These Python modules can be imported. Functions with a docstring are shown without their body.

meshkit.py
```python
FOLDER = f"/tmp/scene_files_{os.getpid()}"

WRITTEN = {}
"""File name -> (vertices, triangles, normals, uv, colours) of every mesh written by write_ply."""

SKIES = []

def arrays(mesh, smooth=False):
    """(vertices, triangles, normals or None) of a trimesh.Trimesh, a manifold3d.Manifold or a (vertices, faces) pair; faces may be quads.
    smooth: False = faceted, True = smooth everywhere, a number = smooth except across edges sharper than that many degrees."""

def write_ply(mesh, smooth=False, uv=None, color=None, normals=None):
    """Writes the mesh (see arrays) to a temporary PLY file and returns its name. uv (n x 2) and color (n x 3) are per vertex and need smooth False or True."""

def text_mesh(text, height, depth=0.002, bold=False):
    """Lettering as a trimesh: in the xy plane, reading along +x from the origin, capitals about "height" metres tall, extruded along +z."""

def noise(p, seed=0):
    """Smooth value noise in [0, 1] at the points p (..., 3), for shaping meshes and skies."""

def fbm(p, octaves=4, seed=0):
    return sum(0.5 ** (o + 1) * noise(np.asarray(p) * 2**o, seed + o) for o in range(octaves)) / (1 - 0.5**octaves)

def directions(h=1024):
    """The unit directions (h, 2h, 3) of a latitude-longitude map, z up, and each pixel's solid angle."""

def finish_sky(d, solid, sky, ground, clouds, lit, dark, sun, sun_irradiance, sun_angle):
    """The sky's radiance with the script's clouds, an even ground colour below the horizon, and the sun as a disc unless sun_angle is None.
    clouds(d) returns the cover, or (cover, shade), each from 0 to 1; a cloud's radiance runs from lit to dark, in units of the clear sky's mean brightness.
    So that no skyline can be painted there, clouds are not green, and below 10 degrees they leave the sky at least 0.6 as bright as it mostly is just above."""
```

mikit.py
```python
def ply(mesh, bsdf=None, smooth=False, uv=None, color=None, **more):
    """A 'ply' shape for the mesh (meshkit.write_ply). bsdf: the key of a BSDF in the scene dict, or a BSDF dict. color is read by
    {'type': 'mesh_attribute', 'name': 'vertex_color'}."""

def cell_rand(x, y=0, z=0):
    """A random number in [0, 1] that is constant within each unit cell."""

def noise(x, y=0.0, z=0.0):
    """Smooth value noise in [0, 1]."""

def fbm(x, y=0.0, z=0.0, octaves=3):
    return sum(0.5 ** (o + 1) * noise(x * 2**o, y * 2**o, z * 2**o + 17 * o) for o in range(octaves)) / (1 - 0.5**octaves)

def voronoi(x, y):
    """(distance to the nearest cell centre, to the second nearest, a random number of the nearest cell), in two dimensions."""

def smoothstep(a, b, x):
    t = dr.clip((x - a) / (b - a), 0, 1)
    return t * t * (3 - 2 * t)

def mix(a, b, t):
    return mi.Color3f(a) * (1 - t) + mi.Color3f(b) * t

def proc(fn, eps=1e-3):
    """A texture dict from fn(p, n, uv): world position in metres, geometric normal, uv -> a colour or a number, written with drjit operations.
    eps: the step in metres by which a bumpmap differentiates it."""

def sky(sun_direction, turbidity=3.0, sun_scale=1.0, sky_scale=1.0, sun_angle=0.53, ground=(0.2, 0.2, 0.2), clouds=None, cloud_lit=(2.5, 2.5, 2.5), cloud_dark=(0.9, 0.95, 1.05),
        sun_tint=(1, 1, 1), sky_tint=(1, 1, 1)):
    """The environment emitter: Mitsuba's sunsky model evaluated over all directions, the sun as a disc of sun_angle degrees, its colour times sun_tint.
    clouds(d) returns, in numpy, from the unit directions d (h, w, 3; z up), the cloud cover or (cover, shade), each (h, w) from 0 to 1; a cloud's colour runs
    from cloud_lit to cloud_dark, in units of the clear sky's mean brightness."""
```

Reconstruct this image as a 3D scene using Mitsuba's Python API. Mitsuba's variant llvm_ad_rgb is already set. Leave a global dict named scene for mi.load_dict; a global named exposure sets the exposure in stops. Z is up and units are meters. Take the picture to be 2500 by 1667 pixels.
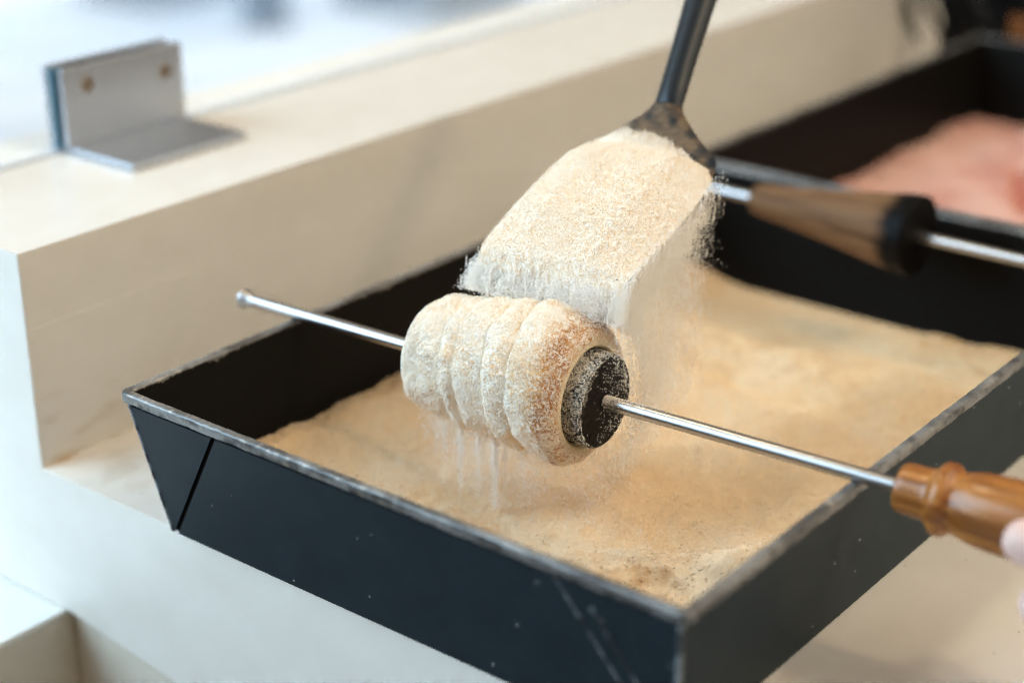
import math, numpy as np, trimesh, manifold3d as m3, mitsuba as mi, drjit as dr, mikit, meshkit
from mikit import proc, fbm, noise, voronoi, cell_rand, smoothstep, mix
T = mi.ScalarTransform4f
scene, labels = {}, {}

# ------------------------------------------------------------------ camera, lamps, exposure
CAM = np.array([0.4930, -0.3785, 0.3374]); YAW, PITCH = 2.2406, 0.3986
FWD = np.array([math.cos(YAW) * math.cos(PITCH), math.sin(YAW) * math.cos(PITCH), -math.sin(PITCH)])
scene['camera'] = {'type': 'thinlens', 'fov': 2 * math.degrees(math.atan(1250 / 4213.57)), 'fov_axis': 'x',
                   'to_world': T().look_at(origin=CAM.tolist(), target=(CAM + FWD).tolist(), up=[0, 0, 1]),
                   'aperture_radius': 0.0082, 'focus_distance': 0.648, 'near_clip': 0.02, 'far_clip': 60.0}
exposure = 0.10


def area(pos, aim, w, h, rgb):
    return {'type': 'rectangle', 'to_world': T().look_at(origin=list(pos), target=list(aim), up=[0.01, 0.02, 1]) @ T().scale([w / 2, h / 2, 1]),
            'bsdf': {'type': 'diffuse', 'reflectance': {'type': 'rgb', 'value': [0, 0, 0]}},
            'emitter': {'type': 'area', 'radiance': {'type': 'rgb', 'value': list(rgb)}}}


def lamp(key, label, shape):
    scene[key] = shape
    labels[key] = {'label': label, 'category': 'lamp'}


# cool daylight through the open front of the stall, cool daylight outside, two warm ceiling lamps
lamp('daylight_panel', 'large cool daylight opening to the left of the counter', area((-1.30, -1.25, 1.15), (-0.1, 0.1, 0.0), 1.7, 1.9, (4.0, 5.7, 7.1)))
lamp('daylight_panel_001', 'broad daylight above the pavement outside the glass', area((-4.3, 3.7, 0.6), (-4.3, 3.72, -0.9), 3.6, 4.0, (1.45, 1.68, 1.90)))
lamp('ceiling_lamp', 'warm ceiling lamp above the glass side', area((-0.53, 0.25, 1.66), (0.2, 0.15, 0), 0.16, 0.16, (48, 38, 26)))
lamp('ceiling_lamp_001', 'warm ceiling lamp above the right side of the counter', area((1.30, 0.62, 1.62), (0.15, 0.2, 0), 0.18, 0.18, (62, 48, 32)))
lamp('warm_fill_panel', 'added wide panel of warm fill light above the right side of the counter', area((1.75, 0.95, 1.75), (0.0, 0.25, 0), 3.0, 3.0, (1.68, 1.52, 1.24)))  # unseen emitter added for soft warm fill, in place of bounced room light
scene['ambient'] = {'type': 'constant', 'radiance': {'type': 'rgb', 'value': [0.24, 0.20, 0.155]}}

# ------------------------------------------------------------------ dimensions (metres)
L, W, H = 0.260, 0.3944, 0.0631          # pan rim
TX, TY = 0.0101, 0.0139                  # taper of the pan walls
XL, ZL, Y0 = -0.0753, 0.0974, 0.0147     # ledge face, ledge top, front edge of the counter
RZ = 0.0658
A0 = np.array([-0.0026, 0.0942, RZ]); AX = np.array([0.2577, 0.0143, 0.0]); AX = AX / np.linalg.norm(AX)   # spit axis
E1 = np.array([0, 0, 1.0]); E2 = np.cross(AX, E1)
rng = np.random.default_rng(7)


# ------------------------------------------------------------------ materials
def pr(color, rough=0.5, spec=0.5, metallic=0.0, **kw):
    c = color if isinstance(color, dict) else {'type': 'rgb', 'value': list(color)}
    return {'type': 'twosided', 'bsdf': {'type': 'principled', 'base_color': c, 'roughness': rough, 'specular': spec, 'metallic': metallic, **kw}}


VC = {'type': 'mesh_attribute', 'name': 'vertex_color'}


def stone_fn(p, n, uv):
    g = fbm(p.x * 60, p.y * 60, p.z * 60, 3)
    c = mix((0.73, 0.685, 0.615), (0.79, 0.75, 0.69), g)
    # scuffs and crumbs where the ledge meets the worktop
    s = smoothstep(0.60, 0.78, fbm(p.x * 90 + 4, p.y * 55, p.z * 190, 3)) * smoothstep(0.07, 0.0, dr.abs(p.z - 0.012) + dr.abs(p.y - 0.045) * 0.9)
    c = mix(c, (0.52, 0.41, 0.28), 0.40 * s * dr.select((p.y > Y0 + 0.003) & (p.x > XL - 0.0006), 1.0, 0.0))
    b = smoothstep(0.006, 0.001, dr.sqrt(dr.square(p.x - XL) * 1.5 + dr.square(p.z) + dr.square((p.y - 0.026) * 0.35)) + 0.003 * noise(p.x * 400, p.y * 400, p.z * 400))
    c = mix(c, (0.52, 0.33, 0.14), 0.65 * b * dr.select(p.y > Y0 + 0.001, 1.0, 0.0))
    d, _, k = voronoi(p.x * 55, p.y * 55)
    c = mix(c, (0.25, 0.20, 0.15), 0.7 * dr.select((d < 0.022) & (k > 0.86) & (p.z < 0.003), 1.0, 0.0))
    return c


scene['m_stone'] = pr(proc(stone_fn), 0.30, 0.45)


def pan_fn(p, n, uv):
    u = p.x + p.y * 0.93
    base = mix((0.0105, 0.0200, 0.0265), (0.0155, 0.0280, 0.0370), fbm(u * 70, p.z * 70, p.x * 20, 3))
    d, _, k = voronoi(u * 70, p.z * 70 + u * 6)
    w = noise(u * 3000, p.z * 1200)
    fl = dr.select((d < 0.05 * w + 0.004) & (k > 0.80) & (p.z < 0.058), 1.0, 0.0)
    return mix(base, (0.42, 0.42, 0.40), 0.75 * fl)


def pan_rough(p, n, uv):
    return 0.40 + 0.12 * fbm(p.x * 120 + p.y * 120, p.z * 120, p.y * 40, 3)


scene['m_pan'] = pr(proc(pan_fn), proc(pan_rough), 0.12)
scene['m_pan_shade'] = pr((0.0075, 0.0068, 0.0060), 0.45, 0.06)  # darker than the outside: shade within the pan painted into the colour
def worn_fn(p, n, uv):
    return mix((0.03, 0.036, 0.042), (0.24, 0.27, 0.29), smoothstep(0.38, 0.62, fbm(p.x * 260, p.y * 260, p.z * 190, 3)))


scene['m_worn'] = pr(proc(worn_fn), 0.4, 0.5)
scene['m_gap_shade'] = pr((0.004, 0.004, 0.004), 0.8, 0.1)  # near-black standing for the shadow in the fold gap
scene['m_rim'] = pr(VC, 0.36, 0.5, 0.35)
scene['m_chrome'] = {'type': 'roughconductor', 'material': 'none', 'distribution': 'ggx', 'alpha': 0.09, 'specular_reflectance': {'type': 'rgb', 'value': [0.50, 0.50, 0.51]}}
scene['m_steel'] = {'type': 'roughconductor', 'material': 'none', 'distribution': 'ggx', 'alpha': 0.13, 'specular_reflectance': {'type': 'rgb', 'value': [0.47, 0.50, 0.55]}}
scene['m_brass'] = pr((0.22, 0.145, 0.08), 0.45, 0.4, 0.3)
scene['m_vc'] = pr(VC, 0.75, 0.25)
scene['m_char'] = pr(VC, 0.5, 0.10)
scene['m_sugar'] = {'type': 'twosided', 'bsdf': {'type': 'principled', 'base_color': {'type': 'rgb', 'value': [0.92, 0.85, 0.74]}, 'roughness': 0.35, 'specular': 0.5}}
scene['m_cinnamon'] = pr((0.30, 0.15, 0.06), 0.6, 0.3)
scene['m_sugar_tan'] = {'type': 'twosided', 'bsdf': {'type': 'principled', 'base_color': {'type': 'rgb', 'value': [0.82, 0.65, 0.44]}, 'roughness': 0.35, 'specular': 0.5}}
scene['m_sugar_white'] = {'type': 'twosided', 'bsdf': {'type': 'principled', 'base_color': {'type': 'rgb', 'value': [0.97, 0.95, 0.91]}, 'roughness': 0.4, 'specular': 0.5}}


def wood_fn(p, n, uv):
    a = (p.x - A0[0]) * AX[0] + (p.y - A0[1]) * AX[1]
    b = -(p.x - A0[0]) * AX[1] + (p.y - A0[1]) * AX[0]
    g = fbm(a * 30, b * 420, (p.z - RZ) * 420, 4)
    g2 = fbm(a * 12, b * 90, (p.z - RZ) * 90, 2)
    return mix(mix((0.47, 0.185, 0.042), (0.22, 0.066, 0.012), smoothstep(0.25, 0.75, g)), (0.15, 0.045, 0.009), smoothstep(0.5, 0.75, g2) * 0.7)


scene['m_wood'] = pr(proc(wood_fn), 0.28, 0.5, clearcoat=0.25, clearcoat_gloss=0.9)
scene['m_blue_plastic'] = pr((0.014, 0.019, 0.023), 0.34, 0.35)
scene['m_glass'] = {'type': 'thindielectric', 'int_ior': 1.5}
scene['m_seal'] = pr((0.50, 0.56, 0.62), 0.3, 0.5)
scene['m_glass_edge'] = pr((0.035, 0.12, 0.17), 0.15, 0.6)


def skin_fn(p, n, uv):
    return mix((0.74, 0.50, 0.43), (0.80, 0.58, 0.52), fbm(p.x * 150, p.y * 150, p.z * 150, 3))


scene['m_skin'] = pr(proc(skin_fn), 0.42, 0.45, sheen=0.2)
scene['m_nail'] = pr((0.80, 0.58, 0.54), 0.22, 0.5)
scene['m_black_cloth'] = pr((0.006, 0.006, 0.0065), 0.9, 0.1)
scene['m_dark_cloth'] = pr((0.040, 0.032, 0.026), 0.9, 0.1)
scene['m_brown'] = pr((0.22, 0.075, 0.02), 0.7, 0.2)


def pavement_fn(p, n, uv):
    cx, cy = dr.floor(p.x / 0.9), dr.floor(p.y / 0.9)
    r = cell_rand(cx, cy, 5)
    return mix(mix((0.66, 0.70, 0.73), (0.78, 0.80, 0.81), r), (0.34, 0.46, 0.58), smoothstep(0.50, 0.68, fbm(p.x * 0.8 + 3, p.y * 0.5, 1.0, 2)))


scene['m_pavement'] = pr(proc(pavement_fn), 0.8, 0.2)
scene['m_floor'] = pr((0.12, 0.13, 0.15), 0.6, 0.3)
scene['m_bollard'] = pr((0.30, 0.38, 0.46), 0.6, 0.3)
scene['m_planter'] = pr((0.42, 0.48, 0.54), 0.7, 0.2)
scene['m_soil'] = pr((0.22, 0.22, 0.22), 0.9, 0.1)
scene['m_laminate'] = pr((0.66, 0.60, 0.50), 0.5, 0.3)
scene['m_white'] = pr((0.80, 0.79, 0.75), 0.4, 0.4)


# ------------------------------------------------------------------ mesh helpers
def add(key, mesh, bsdf, smooth=False, label=None, cat=None, kind=None, group=None, **kw):
    if key in scene:
        k = 1
        while f'{key}_{k:03d}' in scene:
            k += 1
        key = f'{key}_{k:03d}'
    scene[key] = mikit.ply(mesh, bsdf, smooth, **kw)
    d = {}
    if label: d['label'] = label
    if cat: d['category'] = cat
    if kind: d['kind'] = kind
    if group: d['group'] = group
    if d: labels[key] = d
    return key


def tag(key, label, cat, group=None):
    labels[key] = {'label': label, 'category': cat, **({'group': group} if group else {})}


def rbox(x0, x1, y0, y1, z0, z1, r=0.002, seg=10):
    """a box with rounded edges: hull of eight spheres"""
    s = m3.Manifold.sphere(r, seg * 2)
    return m3.Manifold.batch_hull([s.translate((x, y, z)) for x in (x0 + r, x1 - r) for y in (y0 + r, y1 - r) for z in (z0 + r, z1 - r)])


def grid_faces(n, m, wrap=False):
    i = np.arange(n - 1)[:, None]; j = np.arange(m if wrap else m - 1)[None]
    j2 = (j + 1) % m
    a, b, c, d = i * m + j, i * m + j2, (i + 1) * m + j2, (i + 1) * m + j
    return np.stack([a, b, c, d], -1).reshape(-1, 4)


def frame_pts(o, ax, e1, e2, t, r, th):
    """points of a surface of revolution: arrays t, r (n, m) and angles th"""
    return o + t[..., None] * ax + (r * np.cos(th))[..., None] * e1 + (r * np.sin(th))[..., None] * e2


def lathe(o, ax, prof, seg=64, e1=None, e2=None):
    e1 = E1 if e1 is None else e1
    e2 = np.cross(ax, e1) if e2 is None else e2
    prof = np.array(prof, float)
    th = np.linspace(0, 2 * np.pi, seg, endpoint=False)[None] + np.zeros((len(prof), 1))
    t = prof[:, :1] + 0 * th; r = prof[:, 1:] + 0 * th
    v = frame_pts(o, ax, e1, e2, t, r, th).reshape(-1, 3)
    return v, grid_faces(len(prof), seg, True)


def spline(pts, n):
    from scipy.interpolate import PchipInterpolator
    pts = np.array(pts, float)
    s = np.r_[0, np.cumsum(np.linalg.norm(np.diff(pts, axis=0), axis=1))]
    return PchipInterpolator(s, pts)(np.linspace(0, s[-1], n))


OCT_V = np.array([[1, 0, 0], [-1, 0, 0], [0, 1, 0], [0, -1, 0], [0, 0, 1], [0, 0, -1]], float)
OCT_F = np.array([[0, 2, 4], [2, 1, 4], [1, 3, 4], [3, 0, 4], [2, 0, 5], [1, 2, 5], [3, 1, 5], [0, 3, 5]])
TET_V = np.array([[1, 1, 1], [1, -1, -1], [-1, 1, -1], [-1, -1, 1]], float) * 0.8
TET_F = np.array([[0, 1, 2], [0, 3, 1], [0, 2, 3], [1, 3, 2]])


def grains(P, size, seed=0, tet=False):
    """one little crystal of its own shape and turn at every point"""
    g = np.random.default_rng(seed)
    V, F = (TET_V, TET_F) if tet else (OCT_V, OCT_F)
    n = len(P)
    q = g.standard_normal((n, 4)); q /= np.linalg.norm(q, axis=1, keepdims=True)
    a, b, c, d = q.T
    R = np.stack([1 - 2 * (c * c + d * d), 2 * (b * c - a * d), 2 * (b * d + a * c), 2 * (b * c + a * d), 1 - 2 * (b * b + d * d), 2 * (c * d - a * b),
                  2 * (b * d - a * c), 2 * (c * d + a * b), 1 - 2 * (b * b + c * c)], -1).reshape(n, 3, 3)
    s = np.asarray(size) * g.uniform(0.7, 1.3, (n, 1)) * g.uniform(0.75, 1.25, (n, 3))
    v = np.einsum('nij,nkj->nki', R, V[None] * s[:, None, :]) + P[:, None, :]
    f = F[None] + (np.arange(n) * len(V))[:, None, None]
    return v.reshape(-1, 3), f.reshape(-1, 3)


def hexa(bottom, top):
    """closed solid from two quads given in the same winding (counter-clockwise seen from 'top')"""
    v = np.array(list(bottom) + list(top), float)
    f = [[3, 2, 1, 0], [4, 5, 6, 7]] + [[i, (i + 1) % 4, (i + 1) % 4 + 4, i + 4] for i in range(4)]
    return v, np.array(f)


nz = lambda P, s, o=3, seed=0: meshkit.fbm(np.asarray(P) * s, o, seed) - 0.5

# ------------------------------------------------------------------ setting outside and floor
add('pavement', trimesh.creation.box((14, 16, 0.1), T_ := trimesh.transformations.translation_matrix((-7.6, 3, -0.95))), 'm_pavement', kind='structure')
add('floor', trimesh.creation.box((8, 12, 0.1), trimesh.transformations.translation_matrix((3.5, 0, -0.96))), 'm_floor', kind='structure')
for i, (x, y, r, h, lb) in enumerate([(-3.60, 3.50, 0.075, 0.42, 'blurred blue grey bollard on the pavement outside, nearest above the bracket'),
                                      (-4.9, 5.6, 0.22, 0.50, 'wide blurred blue grey bollard outside, farther right along the pavement')]):
    add('bollard', lathe(np.array([x, y, -0.9]), np.array([0, 0, 1.0]), [(0, 0.001), (0, r * 1.15), (0.03, r * 1.15), (0.04, r), (h - 0.03, r), (h, r * 0.7), (h + 0.01, 0.001)], 32,
                         np.array([1.0, 0, 0]), np.array([0, 1.0, 0])), 'm_bollard', 40, lb, 'bollard')

for x, y, w_, lb in ((-3.42, 4.10, 0.46, 'pale blue grey planter box outside, blurred at the top middle of the picture'), (-4.25, 3.62, 0.40, 'blurred pale grey planter box outside behind the bracket')):
    k = 'planter_box' if 'planter_box' not in labels else 'planter_box_001'
    tag(k, lb, 'planter')
    add(k + '__box', rbox(x - w_ / 2, x + w_ / 2, y - w_ / 2, y + w_ / 2, -0.9, -0.62, 0.012) - rbox(x - w_ / 2 + 0.03, x + w_ / 2 - 0.03, y - w_ / 2 + 0.03, y + w_ / 2 - 0.03, -0.70, -0.5, 0.008), 'm_planter', 40)
    add(k + '__soil', rbox(x - w_ / 2 + 0.031, x + w_ / 2 - 0.031, y - w_ / 2 + 0.031, y + w_ / 2 - 0.031, -0.6995, -0.65, 0.006), 'm_soil', 40)

# ------------------------------------------------------------------ counter: worktop, ledge, front panels
tag('serving_counter', 'cream stone counter with a raised ledge along the glass side', 'counter')
def slab(poly, y0, y1, r=0.0008):
    """a profile in the x-z plane, rounded, run along y, its front end eased"""
    cs = m3.CrossSection([poly]).offset(-r, m3.JoinType.Miter).offset(r, m3.JoinType.Round, circular_segments=24)
    e = 0.0010
    parts = [cs.extrude(y1 - y0 - e).translate((0, 0, -(y1 - y0)))]
    for k in range(5):
        a0, a1 = k / 5, (k + 1) / 5
        d = e * (1 - math.sqrt(max(0, 1 - (0.5 * (a0 + a1)) ** 2)))
        parts.append(cs.offset(-d, m3.JoinType.Round, circular_segments=24).extrude(e / 5 + 1e-6).translate((0, 0, -e + e * a0)))
    return m3.Manifold.batch_boolean(parts, m3.OpType.Add).rotate((90, 0, 0)).translate((0, y0, 0))


add('serving_counter__worktop', slab([(-0.216, -0.0672), (-0.0695, -0.0683), (0.9, -0.185), (0.9, 0), (XL, 0), (XL, 0.0636), (XL - 0.0003, 0.06375), (XL - 0.0003, 0.0640), (XL, 0.0641), (XL, ZL), (-0.216, ZL)], Y0, 1.8, 0.0003), 'm_stone', 40)
add('serving_counter__lower_shelf', rbox(-0.9, -0.0708, -0.75, Y0 + 0.1, -0.0716, -0.0688, 0.0008), 'm_white', 40)
add('serving_counter__shelf_panel', rbox(-0.9, -0.0712, -0.75, Y0 + 0.1, -0.9, -0.0718, 0.001), 'm_laminate', 40)
add('serving_counter__cabinet_panel', rbox(-0.0708, 0.9, Y0 + 0.004, Y0 + 0.018, -0.9, -0.0690, 0.001), 'm_laminate', 40)

# glass standing on the ledge, and its bracket
gx = -0.1745
tag('glass_screen', 'clear glass screen standing along the top of the cream ledge', 'glass screen')
v = np.array([[gx - 0.004, 0.0170, ZL + 0.001], [gx - 0.004, 1.8, ZL + 0.001], [gx - 0.004, 1.8, 0.55], [gx - 0.004, 0.0170, 0.55]])
add('glass_screen__pane', (v, np.array([[0, 1, 2, 3]])), 'm_glass')
add('glass_screen__edge', rbox(gx - 0.0065, gx - 0.0012, 0.0163, 0.0168, ZL + 0.001, 0.55, 0.0002), 'm_glass_edge')
add('glass_screen__seal', rbox(gx - 0.0060, gx - 0.0016, 0.017, 1.8, ZL - 0.0002, ZL + 0.0012, 0.0004), 'm_seal', 40)
tag('angle_bracket', 'brushed metal angle bracket with two screws holding the glass on the ledge', 'bracket')
by0, by1 = 0.1172, 0.1915
plate = rbox(gx, gx + 0.0034, by0, by1, ZL + 0.0006, 0.1390, 0.0006)
for yy, zz in ((0.1315, 0.1292), (0.1800, 0.1262)):
    plate = plate - m3.Manifold.cylinder(0.01, 0.0037, 0.0037, 32).rotate((0, 90, 0)).translate((gx + 0.0022, yy, zz))
add('angle_bracket__plate', plate, 'm_steel', 30)
add('angle_bracket__gasket', rbox(gx - 0.0071, gx - 0.0034, by0 - 0.0004, by0 + 0.004, ZL + 0.002, 0.1385, 0.0003), 'm_glass_edge', 40)
add('angle_bracket__foot', rbox(gx + 0.0037, -0.1248, by0, by1 - 0.002, ZL + 0.0003, ZL + 0.0036, 0.0006), 'm_steel', 30)
add('angle_bracket__back_plate', rbox(gx - 0.0105, gx - 0.0072, by0 - 0.001, by1, ZL + 0.0006, 0.1392, 0.0006), 'm_steel', 30)
for yy, zz in ((0.1315, 0.1292), (0.1800, 0.1262)):
    o = np.array([gx + 0.0024, yy, zz])
    add('angle_bracket__screw', lathe(o, np.array([1.0, 0, 0]), [(0, 0.0035), (0.0006, 0.0035), (0.0010, 0.0029), (0.0010, 0.0016), (-0.0006, 0.0015), (-0.0006, 0.00002)], 32, np.array([0, 1.0, 0]), np.array([0, 0, 1.0])), 'm_brass', 30)


# ------------------------------------------------------------------ baking pans
def make_pan(y0, w, label, detail=True, seed=0):
    key = 'baking_pan' if 'baking_pan' not in labels else 'baking_pan_001'
    tag(key, label, 'baking pan')
    ins, th, zt = 0.0026, 0.0010, H - 0.0012
    def ring(i, tx, ty, z): return np.array([[i + tx, y0 + i + ty, z], [L - i - tx, y0 + i + ty, z], [L - i - tx, y0 + w - i - ty, z], [i + tx, y0 + w - i - ty, z]])
    ot, ob = ring(ins, 0, 0, zt), ring(0, TX, TY, 0.0004)
    it, ib = ring(ins + th, 0, 0, zt), ring(th, TX, TY, 0.0016)
    for i in range(4):
        j = (i + 1) % 4
        add(key + '__wall', hexa([ob[i], ob[j], ib[j], ib[i]], [ot[i], ot[j], it[j], it[i]]), 'm_pan')
        mid = np.array([L / 2, y0 + w / 2, H / 2]); up = np.array([0, 0, 1.0])
        e = np.cross(ot[j] - ot[i], up); e /= np.linalg.norm(e); e = e if e @ (mid - ot[i]) > 0 else -e
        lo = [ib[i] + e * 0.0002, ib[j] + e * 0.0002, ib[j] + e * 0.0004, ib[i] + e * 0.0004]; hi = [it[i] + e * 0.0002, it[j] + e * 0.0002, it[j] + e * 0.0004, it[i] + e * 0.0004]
        add(key + '__inner_shade', hexa(lo, hi), 'm_pan_shade')  # thin dark sheet added over the inner wall to paint its shade
    add(key + '__base', hexa(ring(th + 0.0001, TX, TY, 0.0004), ring(th + 0.0001, TX, TY, 0.0014)), 'm_pan')
    # rolled rim: rounded profile swept round the pan, worn and crusted
    rad, n0 = 0.004, (0.0005 if detail else 0.0012)
    path, nrm = [], []
    cs = [(L - rad, y0 + rad, -90), (L - rad, y0 + w - rad, 0), (rad, y0 + w - rad, 90), (rad, y0 + rad, 180)]
    for k, (cx, cy, a0) in enumerate(cs):
        for a in np.linspace(a0, a0 + 90, 10):
            d = np.array([math.cos(math.radians(a)), math.sin(math.radians(a))])
            path.append(np.array([cx, cy]) + d * rad); nrm.append(d)
        nx = cs[(k + 1) % 4]; d = nrm[-1]
        p, q = path[-1], np.array(nx[:2]) + d * rad
        m = int(np.linalg.norm(q - p) / n0)
        for s in np.linspace(0, 1, m + 1)[1:-1]:
            path.append(p + (q - p) * s); nrm.append(d)
    path, nrm = np.array(path), np.array(nrm)
    # profile: (inset from the outer edge, z)
    pw, ph, pr_ = 0.0040, 0.0046, 0.0013
    prof = []
    for cx, cz, a0 in ((pr_, -pr_, 90), (pr_, -ph + pr_, 180), (pw - pr_, -ph + pr_, 270), (pw - pr_, -pr_, 0)):
        for a in np.linspace(a0, a0 + 90, 5):
            prof.append((cx + pr_ * math.cos(math.radians(a)), cz + pr_ * math.sin(math.radians(a))))
    prof = np.array(prof)
    pts = np.zeros((len(path), len(prof), 3))
    pts[..., :2] = path[:, None] - nrm[:, None] * prof[None, :, :1]
    pts[..., 2] = H + prof[None, :, 1]
    c = np.array([pw / 2, -ph / 2]); od = prof - c; od /= np.linalg.norm(od, axis=1, keepdims=True)
    b = nz(pts, 200, 3, seed) * 0.0006 + nz(pts, 1000, 2, seed + 1) * 0.00035
    pts[..., :2] -= nrm[:, None] * (b[..., None] * od[None, :, :1]); pts[..., 2] += b * od[None, :, 1]
    al = np.array([60, 60, 330])
    wear = np.clip((meshkit.fbm(pts * al, 4, seed + 3) - 0.40) * 4.5, 0, 1)
    crust = np.clip((meshkit.fbm(pts * np.array([500, 500, 800]), 3, seed + 5) - 0.56) * 8, 0, 1) * np.clip((meshkit.fbm(pts * 70, 2, seed + 7) - 0.35) * 4, 0, 1)
    topness = np.clip(prof[:, 1] / pr_ + 1.0, 0, 1)[None]
    col = np.array([0.10, 0.10, 0.10]) * np.ones(pts.shape)
    col = col + (np.array([0.29, 0.29, 0.285]) - col) * (wear * (0.55 + 0.35 * topness))[..., None]
    pit = np.clip((meshkit.fbm(pts * np.array([160, 160, 420]), 3, seed + 9) - 0.56) * 9, 0, 1) * (1 - 0.6 * topness)
    col = col * (1 - 0.75 * pit)[..., None]
    col = col + (np.array([0.58, 0.51, 0.42]) - col) * (crust * (0.22 + 0.38 * topness))[..., None]
    v = pts.reshape(-1, 3); n, m = len(path), len(prof)
    i = np.arange(n)[:, None]; j = np.arange(m)[None]
    f = np.stack([i * m + j, i * m + (j + 1) % m, ((i + 1) % n) * m + (j + 1) % m, ((i + 1) % n) * m + j], -1).reshape(-1, 4)
    add(key + '__rim', (v, f), 'm_rim', True, color=col.reshape(-1, 3))
    if detail:
        # folded corners on the front wall: two skins lie on the wall with a dark gap between them
        def fp(x, s): return np.array([x, y0 + ins * (1 - s) + TY * s, zt * (1 - s) + 0.0004 * s])   # s: 0 at the rim, 1 at the foot
        out = np.array([0, -0.00135, -0.0003])
        def skin(poly):
            lo = [p + out * 0.02 for p in poly]; hi = [p + out for p in poly]
            n = len(poly); vv = np.array(lo + hi)
            ff = [[n, n + k, n + k + 1] for k in range(1, n - 1)] + [[k, (k + 1) % n, n + (k + 1) % n] for k in range(n)] + [[k, n + (k + 1) % n, n + k] for k in range(n)]
            return vv, np.array(ff)
        s0 = 0.075
        xa, xb = 0.0510, 0.0150
        add(key + '__corner_flap', skin([fp(ins + 0.0002 + TX * s0, s0), fp(TX + 0.0003, 1.0), fp(xb - 0.0036, 1.0), fp(xa - 0.0014, s0)]), 'm_pan')
        add(key + '__front_skin', skin([fp(xa + 0.0008, s0), fp(xb - 0.0012, 1.0), fp(L - xb + 0.0002, 1.0), fp(L - xa - 0.0005, s0)]), 'm_pan')
        add(key + '__corner_flap', skin([fp(L - xa, s0), fp(L - xb + 0.0006, 1.0), fp(L - TX - 0.0003, 1.0), fp(L - ins - 0.0002 - TX * s0, s0)]), 'm_pan')
        def bar(p, q, r): return m3.Manifold.batch_hull([m3.Manifold.sphere(r, 12).translate(tuple(p)), m3.Manifold.sphere(r, 12).translate(tuple(q))])
        for p, q in ((fp(ins + 0.0004 + TX * s0, s0), fp(TX + 0.0005, 0.99)), (fp(L - ins - 0.0004 - TX * s0, s0), fp(L - TX - 0.0005, 0.99))):
            add(key + '__corner_edge', bar(p + out * 0.6, q + out * 0.6, 0.0010), 'm_worn', 40, label='worn pale corner edge')
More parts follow.
